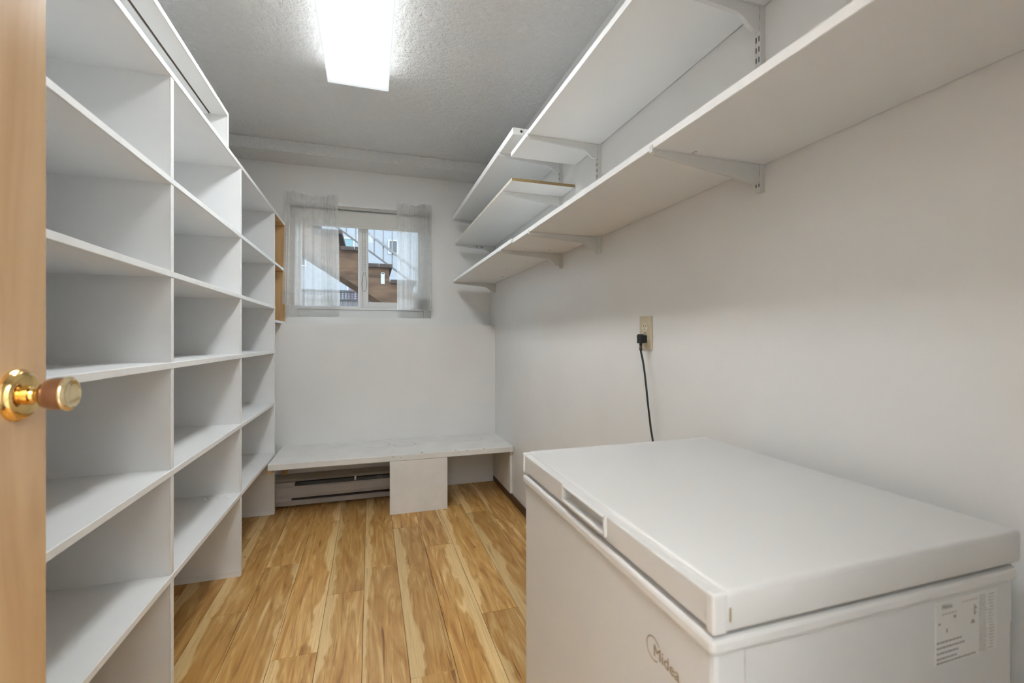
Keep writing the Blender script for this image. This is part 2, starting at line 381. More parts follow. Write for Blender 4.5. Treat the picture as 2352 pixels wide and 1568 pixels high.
# front wall with the doorway
bm = bmesh.new()
addbox(bm, XW, DX0, YF - 0.12, YF, 0, ZC); addbox(bm, DX1, XR, YF - 0.12, YF, 0, ZC); addbox(bm, DX0, DX1, YF - 0.12, YF, 2.06, ZC)
struct(fin('wall_front', bm, 'wall'), 'front wall around the doorway', 'wall')
struct(box('wall_hall', XW, XR, YH - 0.1, YH, 0, ZC, 'hall'), 'hallway wall opposite the doorway', 'wall')
# boxed beam under the ceiling along the window wall
bm = bmesh.new(); addbox(bm, XW, XR, 3.335, YU, 2.366, ZC, 0.004, 2)
struct(fin('trim_1', bm, 'ceil'), 'boxed beam under the ceiling above the window', 'beam')
struct(box('baseboard_right', XR - 0.016, XR, 1.1, YB, 0.0, 0.046, 'brown', None, 0.003), 'thin dark brown baseboard at the foot of the right wall', 'baseboard')

# ------------------------------------------------------------------ window
win = struct(empty('window_1', (-0.05, 3.64, OZ0)), 'white vinyl sliding window under the ceiling beam', 'window')
bm = bmesh.new(); fy0, fy1 = 3.615, 3.70
addbox(bm, OX0, OX0 + 0.045, fy0, fy1, OZ0, OZ1); addbox(bm, OX1 - 0.045, OX1, fy0, fy1, OZ0, OZ1)
addbox(bm, OX0 + 0.045, OX1 - 0.045, fy0, fy1, OZ1 - 0.045, OZ1)
fin('window_frame', bm, 'vinyl', win)
box('sub_sill', OX0 + 0.045, OX1 - 0.045, fy0 + 0.012, fy1, OZ0, 1.333, 'vinyl', win, 0.002)
box('bottom_track', OX0 + 0.045, OX1 - 0.045, fy0, fy1, 1.333, 1.352, 'vinyl', win, 0.002)
# fixed left light and sliding right sash
bm = bmesh.new()
gx0, gx1 = OX0 + 0.045, OX1 - 0.045
addbox(bm, gx0, gx0 + 0.018, 3.668, 3.69, 1.352, OZ1 - 0.045); addbox(bm, -0.09, -0.072, 3.668, 3.69, 1.352, OZ1 - 0.045)
addbox(bm, gx0 + 0.018, -0.09, 3.668, 3.69, 1.352, 1.362); addbox(bm, gx0 + 0.018, -0.09, 3.668, 3.69, OZ1 - 0.06, OZ1 - 0.045)
f1 = fin('fixed_sash', bm, 'vinyl', win)
box('pane', gx0 + 0.018, -0.09, 3.677, 3.681, 1.362, OZ1 - 0.06, 'glass', f1)
bm = bmesh.new()
addbox(bm, -0.078, -0.058, 3.634, 3.664, 1.352, OZ1 - 0.045, 0.002); addbox(bm, -0.058, -0.014, 3.638, 3.664, 1.352, OZ1 - 0.045, 0.003)
addbox(bm, gx1 - 0.045, gx1, 3.638, 3.664, 1.352, OZ1 - 0.045, 0.003)
addbox(bm, -0.014, gx1 - 0.045, 3.638, 3.664, 1.352, 1.396, 0.003); addbox(bm, -0.014, gx1 - 0.045, 3.638, 3.664, OZ1 - 0.085, OZ1 - 0.045, 0.003)
f2 = fin('sliding_sash', bm, 'vinyl', win)
box('pane', -0.014, gx1 - 0.045, 3.650, 3.654, 1.396, OZ1 - 0.085, 'glass', f2)

# ------------------------------------------------------------------ door with its knob
dr = struct(empty('door_1', (-0.45, 0.40, 0.008)), 'open wooden door with honey veneer and brass knob', 'door')
DFX = -0.432
slab = box('door_slab', DFX - 0.035, DFX, 0.035, 0.797, 0.008, 2.04, 'door', dr, 0.002, 2)
kc = (DFX, 0.741, 1.0416)
kn = empty('door_knob', kc); kn.parent = dr; kn.location = Vector(kc) - WL[dr]
kn['label'] = 'brass door knob with brown bronze grip'
bm = bmesh.new(); lathe(bm, [(0, 0.0335), (0.003, 0.0335), (0.005, 0.032), (0.0065, 0.0305), (0.009, 0.0295), (0.011, 0.027), (0.0118, 0.024), (0.0118, 0.011)], 'X', kc, 56)
smooth_by_angle(fin('rosette', bm, 'brass', kn), 28)
bm = bmesh.new(); lathe(bm, [(0.0116, 0.0125), (0.016, 0.0125), (0.0172, 0.0105), (0.020, 0.0095), (0.024, 0.0105), (0.027, 0.0135)], 'X', kc, 40)
smooth_by_angle(fin('neck', bm, 'brass', kn), 28)
bm = bmesh.new(); lathe(bm, [(0.0255, 0.0125), (0.027, 0.0155), (0.030, 0.0180), (0.035, 0.0200), (0.041, 0.0212), (0.0500, 0.0217), (0.0520, 0.0219)], 'X', kc, 40)
smooth_by_angle(fin('grip', bm, 'bronze', kn), 40)
bm = bmesh.new(); lathe(bm, [(0.0519, 0.0222), (0.0535, 0.0226), (0.0550, 0.0222), (0.0572, 0.0195), (0.0577, 0.0180), (0.0562, 0.0160), (0.0545, 0.008), (0.0542, 0.0005)], 'X', kc, 48)
smooth_by_angle(fin('end_cap', bm, 'brasscap', kn), 28)

# ------------------------------------------------------------------ built-in shelving on the left
T = 0.018
un = thing('shelving_unit', (-0.78, 2.0, 0), 'tall white built in shelving with open compartments along the left wall', 'shelving')
XB = XW + 0.008
divY = [0.850, 1.625, 2.399, 3.178]; DT = 0.020
rows = [1.9145, 1.5870, 1.3020, 1.0220, 0.6945, 0.3725]       # undersides, top row first
TH = [0.018, 0.0185, 0.018, 0.0195, 0.019, 0.019]
Y0s, Y1s = YF + 0.01, 3.198
box('back_panel', XW + 0.001, XB, Y0s, Y1s, 0.0, 2.07, 'shelf', un)
for z, th in zip(rows, TH):
    sb = box('shelf_board', XB, XL - 0.004, Y0s, Y1s, z, z + th, 'shelf', un)
    box('edge_strip', XL - 0.004, XL, Y0s, Y1s, z, z + th, 'edge', sb, 0.0012)
lev = [(rows[i + 1] + TH[i + 1], rows[i]) for i in range(5)] + [(0.0, rows[5])]
for y in divY:
    for (za, zb) in lev:
        dv = box('divider', XB, XL - 0.006, y, y + DT, za, zb, 'shelf', un)
        box('edge_strip', XL - 0.006, XL - 0.002, y, y + DT, za, zb, 'edge', dv, 0.0012)
    box('toe_strip', XB, XL - 0.005, y - 0.003, y - 0.0002, 0.0, 0.028, 'shelf', un)
# low compartment on top of the shelving: two roof boards with a dark slit between them, an end panel
zt = 2.060
tb = box('top_board', -0.640, XL - 0.003, Y0s, 2.190, zt, zt + 0.016, 'board', un)
box('edge_strip', XL - 0.003, XL, Y0s, 2.205, zt, zt + 0.018, 'edge', tb, 0.001)
box('top_board', XB, -0.648, Y0s, 2.19, zt, zt + 0.016, 'board', un)
box('slit_backing', -0.648, -0.640, Y0s, 2.19, zt + 0.003, zt + 0.016, 'brown', un)
ep = box('end_panel', XB, XL - 0.003, 2.190, 2.205, rows[0] + T, zt + 0.016, 'board', un)
box('edge_strip', XL - 0.003, XL, 2.189, 2.206, rows[0] + T, zt, 'edge', ep, 0.001)
# crumbs of paint left on a shelf
p = Vector((-0.62, 2.385, rows[5] + TH[5])); bm = bmesh.new()
for k in range(46):
    a = random.uniform(-1, 1); q = p + Vector((-0.04 + a * 0.05, -0.035 + random.gauss(0, 0.010), 0)); s = random.uniform(0.002, 0.006)
    addbox(bm, q.x - s, q.x + s * random.uniform(.6, 1.6), q.y - s * .7, q.y + s * .7, p.z, p.z + random.uniform(0.0006, 0.003), 0)
tag(fin('paint_crumbs', bm, 'edge'), 'scatter of white paint crumbs on a low shelf of the left shelving', 'crumbs')['kind'] = 'stuff'

# raw wood cubby between the shelving and the curtain, standing on the ledge
cb_ = thing('wooden_cubby', (-0.78, 3.4, ZLEDGE), 'narrow raw pine cubby with white front edges beside the curtain', 'shelf box')
cy0, cy1 = 3.2000, 3.548; cx = XL
for zz, nm in ((rows[0] + 0.001, 'top_board'), (rows[1] + 0.002, 'middle_shelf'), (ZLEDGE + 0.0005, 'bottom_board')):
    q = box(nm, XW + 0.002, cx - 0.004, cy0, cy1, zz, zz + 0.016, 'pine', cb_)
    box('edge_strip', cx - 0.004, cx - 0.0005, cy0, cy1, zz, zz + 0.016, 'edge', q)
for (za, zb) in ((rows[1] + 0.018, rows[0] + 0.001), (ZLEDGE + 0.0165, rows[1] + 0.002)):
    box('end_panel', XW + 0.002, cx - 0.002, cy1 - 0.016, cy1, za, zb, 'pine', cb_)

# ------------------------------------------------------------------ bench at the back
be = thing('bench', (0.18, 3.17, 0), 'low white painted plank bench along the back wall', 'bench')
BY = 2.940; BZ0, BZ1 = 0.338, 0.3765
box('seat_board', XL + 0.004, XR - 0.001, BY, YB - 0.001, BZ0, BZ1, 'bench', be, 0.004, 2)
box('front_panel', 0.118, 0.483, BY + 0.002, BY + 0.018, 0.0, BZ0 - 0.0005, 'bench', be, 0.0015)
box('panel_rib', 0.29, 0.31, BY + 0.0185, YB - 0.002, 0.0, BZ0 - 0.0005, 'bench', be)
box('end_board', XR - 0.018, XR - 0.001, BY + 0.02, YB - 0.002, 0.048, BZ0 - 0.0005, 'bench', be, 0.0015)
q = box('wood_cleat', XL + 0.0055, XL + 0.026, BY + 0.012, 3.375, BZ0 - 0.020, BZ0 - 0.0005, 'pine', be); q['label'] = 'raw pine cleat'
q = box('wood_upright', XL + 0.0055, XL + 0.036, 3.378, YB - 0.002, 0.188, BZ0 - 0.0005, 'pine', be); q['label'] = 'raw pine upright'
# ring stains left by paint tins on the seat
for (u, v, rr, gap) in ((930, 1020, 0.075, 0.9), (868, 1022, 0.08, 2.6), (1085, 1007, 0.075, 2.4)):
    c0 = pix(u, v, Z=BZ1); bm = bmesh.new(); seg = 60
    for k in range(seg):
        a0 = 2 * PI * k / seg; a1 = 2 * PI * (k + 1) / seg
        if abs(((a0 + 0.8) % (2 * PI)) - PI) < gap / 2: continue
        ww = 0.0022 * (0.5 + 0.5 * abs(math.sin(a0 * 1.3)))
        vs = [bm.verts.new((c0.x + math.cos(a) * r2, c0.y + math.sin(a) * r2 * 0.92, BZ1 + 0.0004)) for a, r2 in ((a0, rr - ww), (a1, rr - ww), (a1, rr + ww), (a0, rr + ww))]
        bm.faces.new(vs)
    bmesh.ops.remove_doubles(bm, verts=bm.verts, dist=1e-5)
    fin('ring_stain', bm, 'mark', be)
for (u, v) in ((903, 1049), (920, 1050), (969, 1039), (1047, 1033), (1053, 1037), (1073, 1034), (1112, 1030)):
    q = pix(u, v, Y=BY); box('nail_mark', q.x - 0.0035, q.x + 0.0035, BY - 0.0004, BY + 0.001, q.z - 0.003, q.z + 0.003, 'mark', be)

# ------------------------------------------------------------------ baseboard heater under the bench
ht = thing('baseboard_heater', (-0.2, 3.33, 0.0), 'taupe electric baseboard heater under the bench', 'heater')
HX0, HX1 = -0.625, 0.255
box('back_plate', HX0, HX1, 3.402, YB - 0.001, 0.012, 0.186, 'taupe', ht)
prism('top_lip', [(3.402, 0.176), (3.318, 0.171), (3.300, 0.163), (3.299, 0.167), (3.316, 0.176), (3.402, 0.184)], 'X', HX0, HX1, 'taupe', ht)
prism('front_cover', [(3.268, 0.062), (3.262, 0.085), (3.264, 0.130), (3.272, 0.139), (3.275, 0.137), (3.268, 0.128), (3.266, 0.086), (3.272, 0.063)], 'X', HX0, HX1, 'taupe', ht)
prism('bottom_rail', [(3.264, 0.014), (3.262, 0.040), (3.270, 0.046), (3.402, 0.020), (3.402, 0.012)], 'X', HX0, HX1, 'taupe', ht)
box('heating_fins', HX0 + 0.16, HX1 - 0.02, 3.315, 3.40, 0.065, 0.150, 'taupe_d', ht)
box('inner_deflector', HX0 + 0.15, HX1, 3.36, 3.364, 0.150, 0.172, 'taupe_d', ht)
ec = box('end_box', HX0 + 0.001, HX0 + 0.148, 3.274, 3.40, 0.135, 0.164, 'taupe', ht, 0.003)
box('slot_plug', HX0 + 0.001, HX0 + 0.130, 3.266, 3.272, 0.040, 0.066, 'taupe', ht)
bm = bmesh.new()
for k in range(26):
    x = HX0 + 0.19 + k * 0.0225; s = 0.0022 if k % 2 else 0.0034
    addbox(bm, x - s, x + s, 3.3585, 3.3598, 0.158, 0.163)
fin('fin_holes', bm, 'steel', ht)  # row of small pale dots for the holes along the fins
box('bracket_clip', -0.105, -0.092, 3.29, 3.33, 0.138, 0.168, 'steel', ht, 0.002)
box('rating_tag', 0.045, 0.085, 3.302, 3.304, 0.142, 0.156, 'alu', ht)

# ------------------------------------------------------------------ chest freezer
fz = thing('chest_freezer', (0.605, 0.695, 0), 'white chest freezer against the right wall', 'freezer')
FX0, FX1, FY0, FY1, FZ = 0.343, 0.872, 0.387, 1.008, 0.8455
bd = box('body', FX0 + 0.006, FX1 - 0.01, FY0 + 0.006, FY1 - 0.004, 0.035, 0.780, 'fridge_side', fz, 0.006, 2)
rim = box('rim', FX0 + 0.0005, FX1 - 0.004, FY0 + 0.002, FY1 - 0.001, 0.776, 0.7945, 'plastic', fz, 0.005, 2)
box('gasket', FX0 + 0.022, FX1 - 0.02, FY0 + 0.022, FY1 - 0.02, 0.7935, 0.803, 'taupe', fz)
# lid: shell with a recessed grip in its front
bm = bmesh.new(); hy0, hy1, hz0, hz1 = 0.620, 0.774, 0.8135, 0.8375
addbox(bm, FX0 + 0.016, FX1, FY0, FY1, 0.8005, FZ, 0.006, 3)
lid = fin('lid', bm, 'fridge', fz)
smooth_by_angle(lid, 40)
bm = bmesh.new()
addbox(bm, FX0 + 0.003, FX0 + 0.0225, FY0 + 0.012, hy0, 0.8035, FZ - 0.0045, 0.002, 2); addbox(bm, FX0 + 0.003, FX0 + 0.0225, hy1, FY1 - 0.010, 0.8035, FZ - 0.0045, 0.002, 2)
addbox(bm, FX0 + 0.003, FX0 + 0.0225, hy0 - 0.002, hy1 + 0.002, hz1, FZ - 0.0045, 0.001); addbox(bm, FX0 + 0.003, FX0 + 0.0225, hy0 - 0.002, hy1 + 0.002, 0.8035, hz0, 0.001)
fin('lid_front', bm, 'fridge', lid)
bm = bmesh.new()   # raised frame of the grip
addbox(bm, FX0 - 0.0015, FX0 + 0.006, hy0 - 0.004, hy1 + 0.004, hz1 - 0.001, hz1 + 0.003, 0.001); addbox(bm, FX0 - 0.0015, FX0 + 0.006, hy0 - 0.004, hy1 + 0.004, hz0 - 0.004, hz0 + 0.001, 0.001)
addbox(bm, FX0 - 0.0015, FX0 + 0.006, hy0 - 0.005, hy0 + 0.001, hz0 - 0.004, hz1 + 0.003, 0.001); addbox(bm, FX0 - 0.0015, FX0 + 0.006, hy1 - 0.001, hy1 + 0.004, hz0 - 0.004, hz1 + 0.003, 0.001)
fin('grip_frame', bm, 'plastic', lid)
box('corner_cap', FX0, FX0 + 0.019, FY0 - 0.0005, FY0 + 0.0118, 0.8005, FZ - 0.0005, 'plastic', lid, 0.003, 2)
box('corner_cap', FX0, FX0 + 0.019, FY1 - 0.0098, FY1 + 0.0005, 0.8005, FZ - 0.0005, 'plastic', lid, 0.003, 2)
bm = bmesh.new(); addbox(bm, FX0 + 0.018, FX1 - 0.002, FY1 - 0.006, FY1 + 0.0008, FZ - 0.006, FZ + 0.0012, 0.002)
fin('lid_seam', bm, 'plastic', lid)
box('side_slit', 0.3638, 0.3662, FY0 - 0.0006, FY0 + 0.001, 0.813, 0.828, 'logo', lid)
for y in (FY0 + 0.02, FY1 - 0.09): box('hinge', FX1 - 0.012, FX1 + 0.022, y, y + 0.05, 0.70, 0.838, 'plastic', fz, 0.004)
box('side_seam', 0.3895, 0.3905, FY0 + 0.0052, FY0 + 0.0062, 0.04, 0.776, 'mark', bd)
for x in (FX0 + 0.05, FX1 - 0.06):
    for y in (FY0 + 0.05, FY1 - 0.06):
        bm = bmesh.new(); lathe(bm, [(0.0, 0.018), (0.036, 0.016)], 'Z', (x, y, 0.0), 16); fin('foot', bm, 'black', fz)
def text(s, size, name, ma, parent, origin, xdir, zdir, extrude=0.0002, align='LEFT'):
    cu = bpy.data.curves.new('t', 'FONT'); cu.body = s; cu.size = size; cu.extrude = extrude; cu.align_x = align; cu.resolution_u = 4
    ob = bpy.data.objects.new('t', cu); C.objects.link(ob)
    dg = bpy.context.evaluated_depsgraph_get(); dg.update()
    me = bpy.data.meshes.new_from_object(ob.evaluated_get(dg)); bpy.data.objects.remove(ob); 
    xd, zd = Vector(xdir), Vector(zdir); nd = xd.cross(zd)
    for v in me.vertices: v.co = xd * v.co.x + zd * v.co.y + nd * v.co.z
    me.name = name; me.materials.clear()
    return link(name, me, origin, ma, parent)
# brand mark on the front: ring then lettering, reading from far to near
fxp = FX0 + 0.0055
bm = bmesh.new(); cyy, czz = 0.4995, 0.7145; seg = 48
for k in range(seg):
    a0 = 0.62 + (2 * PI - 1.55) * k / seg; a1 = 0.62 + (2 * PI - 1.55) * (k + 1) / seg
    q = []
    for a, r2 in ((a0, 0.0136), (a1, 0.0136), (a1, 0.0152), (a0, 0.0152)):
        q.append(bm.verts.new((fxp, cyy - math.cos(a) * r2, czz + math.sin(a) * r2)))
    bm.faces.new(q)
bmesh.ops.remove_doubles(bm, verts=bm.verts, dist=1e-6)
lg = fin('logo_ring', bm, 'logo', bd)
lt = text('Midea', 0.0215, 'logo_lettering', 'logo', bd, (fxp, 0.5000, 0.7065), (0, -1, 0), (0, 0, 1)); lt['label'] = 'bronze brand lettering reading Midea'
# rating label on the near side
yl = FY0 + 0.0052
lb = box('rating_label', 0.700, 0.826, yl, yl + 0.0012, 0.688, 0.7715, 'sticker', bd)
yp = yl - 0.0003
text('Midea', 0.0085, 'label_heading', 'print', lb, (0.7115, yp, 0.7605), (1, 0, 0), (0, 0, 1))
def dashes(name, ma, rects):
    bm = bmesh.new()
    for (x0, x1, z0, z1) in rects: addbox(bm, x0, x1, yp, yl + 0.0002, z0, z1)
    o = fin(name, bm, ma, lb); o['kind'] = 'stuff'; return o
rc = []
for (z, x1) in ((0.7165, 0.751), (0.7095, 0.757), (0.7025, 0.744), (0.6955, 0.741), (0.690, 0.779)):
    x = 0.7015
    while x < x1:
        wd = random.uniform(0.003, 0.008); rc.append((x, min(x + wd, x1), z, z + 0.0022)); x += wd + 0.0013
dashes('text_lines', 'print', rc)
rc = []
for k in range(26):
    z = 0.690 + k * 0.003; x = 0.7875
    while x < 0.800: wd = random.uniform(0.0015, 0.004); rc.append((x, x + wd, z, z + 0.0013)); x += wd + 0.0008
for k in range(18):
    z = 0.691 + k * 0.0043; rc.append((0.806 + random.uniform(0, 0.005), 0.815 + random.uniform(0, 0.005), z, z + 0.0012))
for k in range(5): rc.append((0.752 + k * 0.0065, 0.757 + k * 0.0065, 0.7625, 0.7645)); rc.append((0.712 + k * 0.006, 0.7165 + k * 0.006, 0.7525, 0.7545))
dashes('small_print', 'printl', rc)
dashes('symbols', 'print', [(0.7765, 0.7785, 0.742, 0.756), (0.7785, 0.782, 0.750, 0.753), (0.7785, 0.781, 0.744, 0.746), (0.770, 0.778, 0.7315, 0.734), (0.772, 0.776, 0.734, 0.7365), (0.7045, 0.709, 0.7405, 0.743), (0.735, 0.7395, 0.746, 0.749), (0.7205, 0.7225, 0.729, 0.734)])
# glue residue on the lid
bm = bmesh.new()
for (a, c) in ((0.388, 0.985), (0.400, 0.978), (0.416, 0.986), (0.428, 0.982)):
    pts = [(a + math.cos(t) * 0.009 * random.uniform(.7, 1.1), c + math.sin(t) * 0.006 * random.uniform(.7, 1.1)) for t in [k * PI / 5 for k in range(10)]]
    addprism(bm, pts, 'Z', FZ - 0.0005, FZ + 0.0002)
fin('glue_residue', bm, 'fridge_side', lid)

# ------------------------------------------------------------------ outlet and plug
ou = thing('wall_outlet', (XR, 1.382, 1.134), 'beige duplex wall outlet above the freezer', 'outlet')
bm = bmesh.new(); addbox(bm, XR - 0.0065, XR, 1.346, 1.417, 1.0755, 1.194, 0.003, 2); fin('cover_plate', bm, 'ivory', ou)
for zc in (1.1545, 1.1135):
    bm = bmesh.new(); pts = []
    for k in range(24):
        a = 2 * PI * k / 24; pts.append((1.3815 + 0.017 * math.cos(a), zc + max(-0.0135, min(0.0135, 0.0165 * math.sin(a)))))
    addprism(bm, pts, 'X', XR - 0.0085, XR - 0.006); r = fin('receptacle', bm, 'ivory2', ou)
    bm = bmesh.new(); addbox(bm, XR - 0.0089, XR - 0.008, 1.386, 1.3885, zc + 0.0005, zc + 0.009); addbox(bm, XR - 0.0089, XR - 0.008, 1.3745, 1.377, zc + 0.001, zc + 0.008)
    lathe(bm, [(-0.0089, 0.0023), (-0.008, 0.0023)], 'X', (XR, 1.3815, zc - 0.0075), 14)
    fin('socket_holes', bm, 'brown', r)
bm = bmesh.new(); lathe(bm, [(-0.0078, 0.003), (-0.006, 0.0034)], 'X', (XR, 1.3815, 1.134), 16); fin('screw', bm, 'alu_d', ou)
pc = thing('power_cord', (0.91, 1.36, 1.09), 'black power cord plugged into the beige outlet', 'power cord')
bm = bmesh.new(); pz = 1.1135
addprism(bm, [(1.366, pz - 0.014), (1.366, pz + 0.010), (1.371, pz + 0.0145), (1.384, pz + 0.0145), (1.389, pz + 0.010), (1.389, pz - 0.014)], 'X', XR - 0.0205, XR - 0.0090)
addprism(bm, [(1.3655, pz - 0.016), (1.3645, pz + 0.012), (1.371, pz + 0.0165), (1.384, pz + 0.0165), (1.3905, pz + 0.012), (1.3895, pz - 0.016)], 'X', XR - 0.034, XR - 0.021)
fin('plug', bm, 'black', pc)
bm = bmesh.new()
for k in range(4): lathe(bm, [(-0.0025, 0.0048), (0.0, 0.0064), (0.0025, 0.0048)], 'Z', (XR - 0.0275, 1.3765, pz - 0.019 - k * 0.0062), 16)
fin('strain_relief', bm, 'black', pc)
XC = XR - 0.0275
path = [Vector((XC, 1.3765, pz - 0.014)), Vector((XC, 1.3765, pz - 0.040))]
for (u, v) in ((1477, 830), (1481, 858), (1484.5, 890), (1488, 925), (1491.5, 955), (1495, 985), (1499, 1009)): path.append(pix(u, v, X=XC))
last = path[-1]
for k in range(1, 8): path.append(Vector((XC - 0.001 * k, last.y - 0.012 * k, last.z - 0.055 * k)))
def catmull(pts, sub=5):
    out = []
    for i in range(len(pts) - 1):
        p0, p1, p2, p3 = pts[max(i - 1, 0)], pts[i], pts[i + 1], pts[min(i + 2, len(pts) - 1)]
        for k in range(sub):
            t = k / sub
            out.append(0.5 * ((2 * p1) + (p2 - p0) * t + (2 * p0 - 5 * p1 + 4 * p2 - p3) * t * t + (3 * p1 - p0 - 3 * p2 + p3) * t ** 3))
    out.append(pts[-1]); return out
bm = bmesh.new(); tube(bm, catmull(path), 0.0034, 10); fin('cord', bm, 'black', pc, True)

# ------------------------------------------------------------------ wall shelving on the right: standards, brackets, boards
XS = XR - 0.015
STD = {'A': (0.887, 1.479, 2.16), 'B': (1.722, 1.476, 2.16), 'C': (2.122, 1.473, 2.16), 'D': (3.412, 1.475, 2.16)}
STD_LABEL = {'A': 'white slotted shelf standard on the right wall above the chest freezer',
             'B': 'white slotted shelf standard on the freezer side of the lowest shelf seam',
             'C': 'white slotted shelf standard on the right wall just past the seam in the lowest shelf',
             'D': 'white slotted shelf standard in the corner of right wall and window wall'}
slot_cache = {}
for key, (y, z0, z1) in STD.items():
    st_ = thing('shelf_standard', (XR, y, z0), STD_LABEL[key], 'shelf standard', 'slotted standards on the right wall')
    bm = bmesh.new(); addprism(bm, [(XS, y - 0.008), (XS, y + 0.008), (XR - 0.0002, y + 0.008), (XR - 0.0002, y - 0.008)], 'Z', z0, z1)
    fin('rail', bm, 'metalw', st_)
    bm = bmesh.new(); z = z0 + 0.012
    while z < z1 - 0.02:
        for dy in (-0.0042, 0.0042): addbox(bm, XS - 0.0004, XS + 0.001, y + dy - 0.0014, y + dy + 0.0014, z, z + 0.0135)
        z += 0.0258
    fin('slots', bm, 'slot', st_)
def bracket_mesh(kind, L):
    bm = bmesh.new()
    if kind == 'curved':
        prof = [(0, 0), (-L, 0), (-L, 0.010), (-L - 0.0025, 0.010), (-L - 0.0025, -0.006), (-L + 0.006, -0.013), (-L * 0.75, -0.0175), (-L * 0.5, -0.0225), (-0.085, -0.0275), (-0.066, -0.0300), (-0.050, -0.0365),
                (-0.038, -0.0465), (-0.028, -0.0555), (-0.016, -0.0605), (0, -0.0610)]
    else:
        prof = [(0, 0), (-L, 0), (-L, 0.009), (-L - 0.0025, 0.010), (-L - 0.0025, -0.006), (-L + 0.004, -0.0105), (-0.012, -0.0465), (0, -0.0475)]
    addprism(bm, [(a, b2) for a, b2 in prof], 'Y', -0.0055, 0.0055)
    fl_ = [(0.0, -0.0001), (-L, -0.0001), (-L, -0.0022), (0, -0.0022)]
    addprism(bm, fl_, 'Y', -0.0085, 0.0085)
    bmesh.ops.recalc_face_normals(bm, faces=bm.faces)
    me = bpy.data.meshes.new('bracket_arm'); bm.to_mesh(me); bm.free(); me.materials.append(M['metalw']); return me
ZS1, ZS2, ZS3, ZS4 = 1.5465, 1.940, 2.020, 1.837
def nth(side): return
BR = [('A', ZS1, 'straight', 0.306, 'straight tapered bracket under the lowest long shelf above the freezer'),
      ('B', ZS1, 'curved', 0.306, 'curved bracket under the lowest shelf on the freezer side of its seam'),
      ('C', ZS1, 'curved', 0.314, 'curved bracket under the lowest shelf just past its seam'),
      ('D', ZS1, 'curved', 0.314, 'curved bracket under the far end of the lowest shelf by the window wall'),
      ('A', ZS2, 'curved', 0.310, 'curved bracket under the upper shelf above the freezer'),
      ('B', ZS2, 'curved', 0.310, 'curved bracket under the upper shelf near its free end'),
      ('C', ZS3, 'curved', 0.316, 'curved bracket under the thick top shelf near its drilled end'),
      ('D', ZS3, 'curved', 0.316, 'curved bracket under the thick top shelf at the window wall'),
      ('C', ZS4, 'straight', 0.300, 'straight tapered bracket under the shelf with the raw chipboard end'),
      ('D', ZS4, 'curved', 0.300, 'curved bracket with dark stamped marks under the chipboard shelf at the window wall')]
bmesh_cache = {}
for key, z, kind, L, lab in BR:
    if (kind, L) not in bmesh_cache: bmesh_cache[(kind, L)] = bracket_mesh(kind, L)
    o = bpy.data.objects.new('shelf_bracket', bmesh_cache[(kind, L)]); C.objects.link(o)
    o.location = (XS - 0.0003, STD[key][0], z - 0.0003); WL[o] = Vector(o.location)
    tag(o, lab, 'bracket', 'brackets of the right wall shelves')
    if 'stamped' in lab:
        bm = bmesh.new(); yy = STD[key][0] - 0.0058
        for (x, wd, h) in ((0.782, 0.006, 0.007), (0.790, 0.004, 0.002), (0.795, 0.002, 0.006), (0.815, 0.005, 0.006), (0.822, 0.004, 0.006), (0.828, 0.005, 0.006), (0.8345, 0.004, 0.006)):
            addbox(bm, x, x + wd, yy - 0.0003, yy + 0.0003, z - 0.012 - h / 2, z - 0.012 + h / 2)
        fin('stamped_marks', bm, 'dark', o)
G = 'boards on the right wall brackets'
def shelf(label, x0, y0, y1, z, th, nearmat=None, em='edge'):
    o = tag(box('wall_shelf', x0 + 0.0012, XR - 0.002, y0, y1, z, z + th, 'board', None, 0.0008), label, 'shelf', G)
    box('front_edge', x0, x0 + 0.0012, y0 + 0.0005, y1 - 0.0005, z + 0.0004, z + th - 0.0004, em, o)
    if nearmat: box('raw_end', x0 + 0.0015, XR - 0.0025, y0 - 0.0012, y0 - 0.0001, z + 0.0006, z + th - 0.0006, nearmat, o)['label'] = 'raw chipboard cut end'
    return o
sh1 = shelf('long lowest white shelf board reaching over the chest freezer', 0.614, YF + 0.01, 1.936, ZS1, 0.018)
sh1b = shelf('lowest white shelf board between the seam and the window wall', 0.606, 1.939, 3.43, ZS1, 0.0185)
sh2 = shelf('upper white shelf board above the freezer with its bare end toward the window', 0.610, YF + 0.01, 1.955, ZS2, 0.020)
sh3 = shelf('thick topmost white shelf board with a round hole in its end', 0.603, 1.900, 3.43, ZS3, 0.030)
bm = bmesh.new(); lathe(bm, [(-0.0004, 0.0058), (0.001, 0.0058)], 'Y', (0.642, 1.900, ZS3 + 0.016), 20); fin('drilled_hole', bm, 'dark', sh3)
bm = bmesh.new(); addbox(bm, 0.6515, 0.6525, 1.8996, 1.901, ZS3 + 0.006, ZS3 + 0.030); addbox(bm, 0.6515, 0.70, 1.8996, 1.901, ZS3 + 0.005, ZS3 + 0.006); fin('end_joint', bm, 'mark', sh3)
sh4 = shelf('thin white shelf board with a raw brown chipboard end', 0.618, 1.967, 3.43, ZS4, 0.0145, 'chipboard', 'chipped')
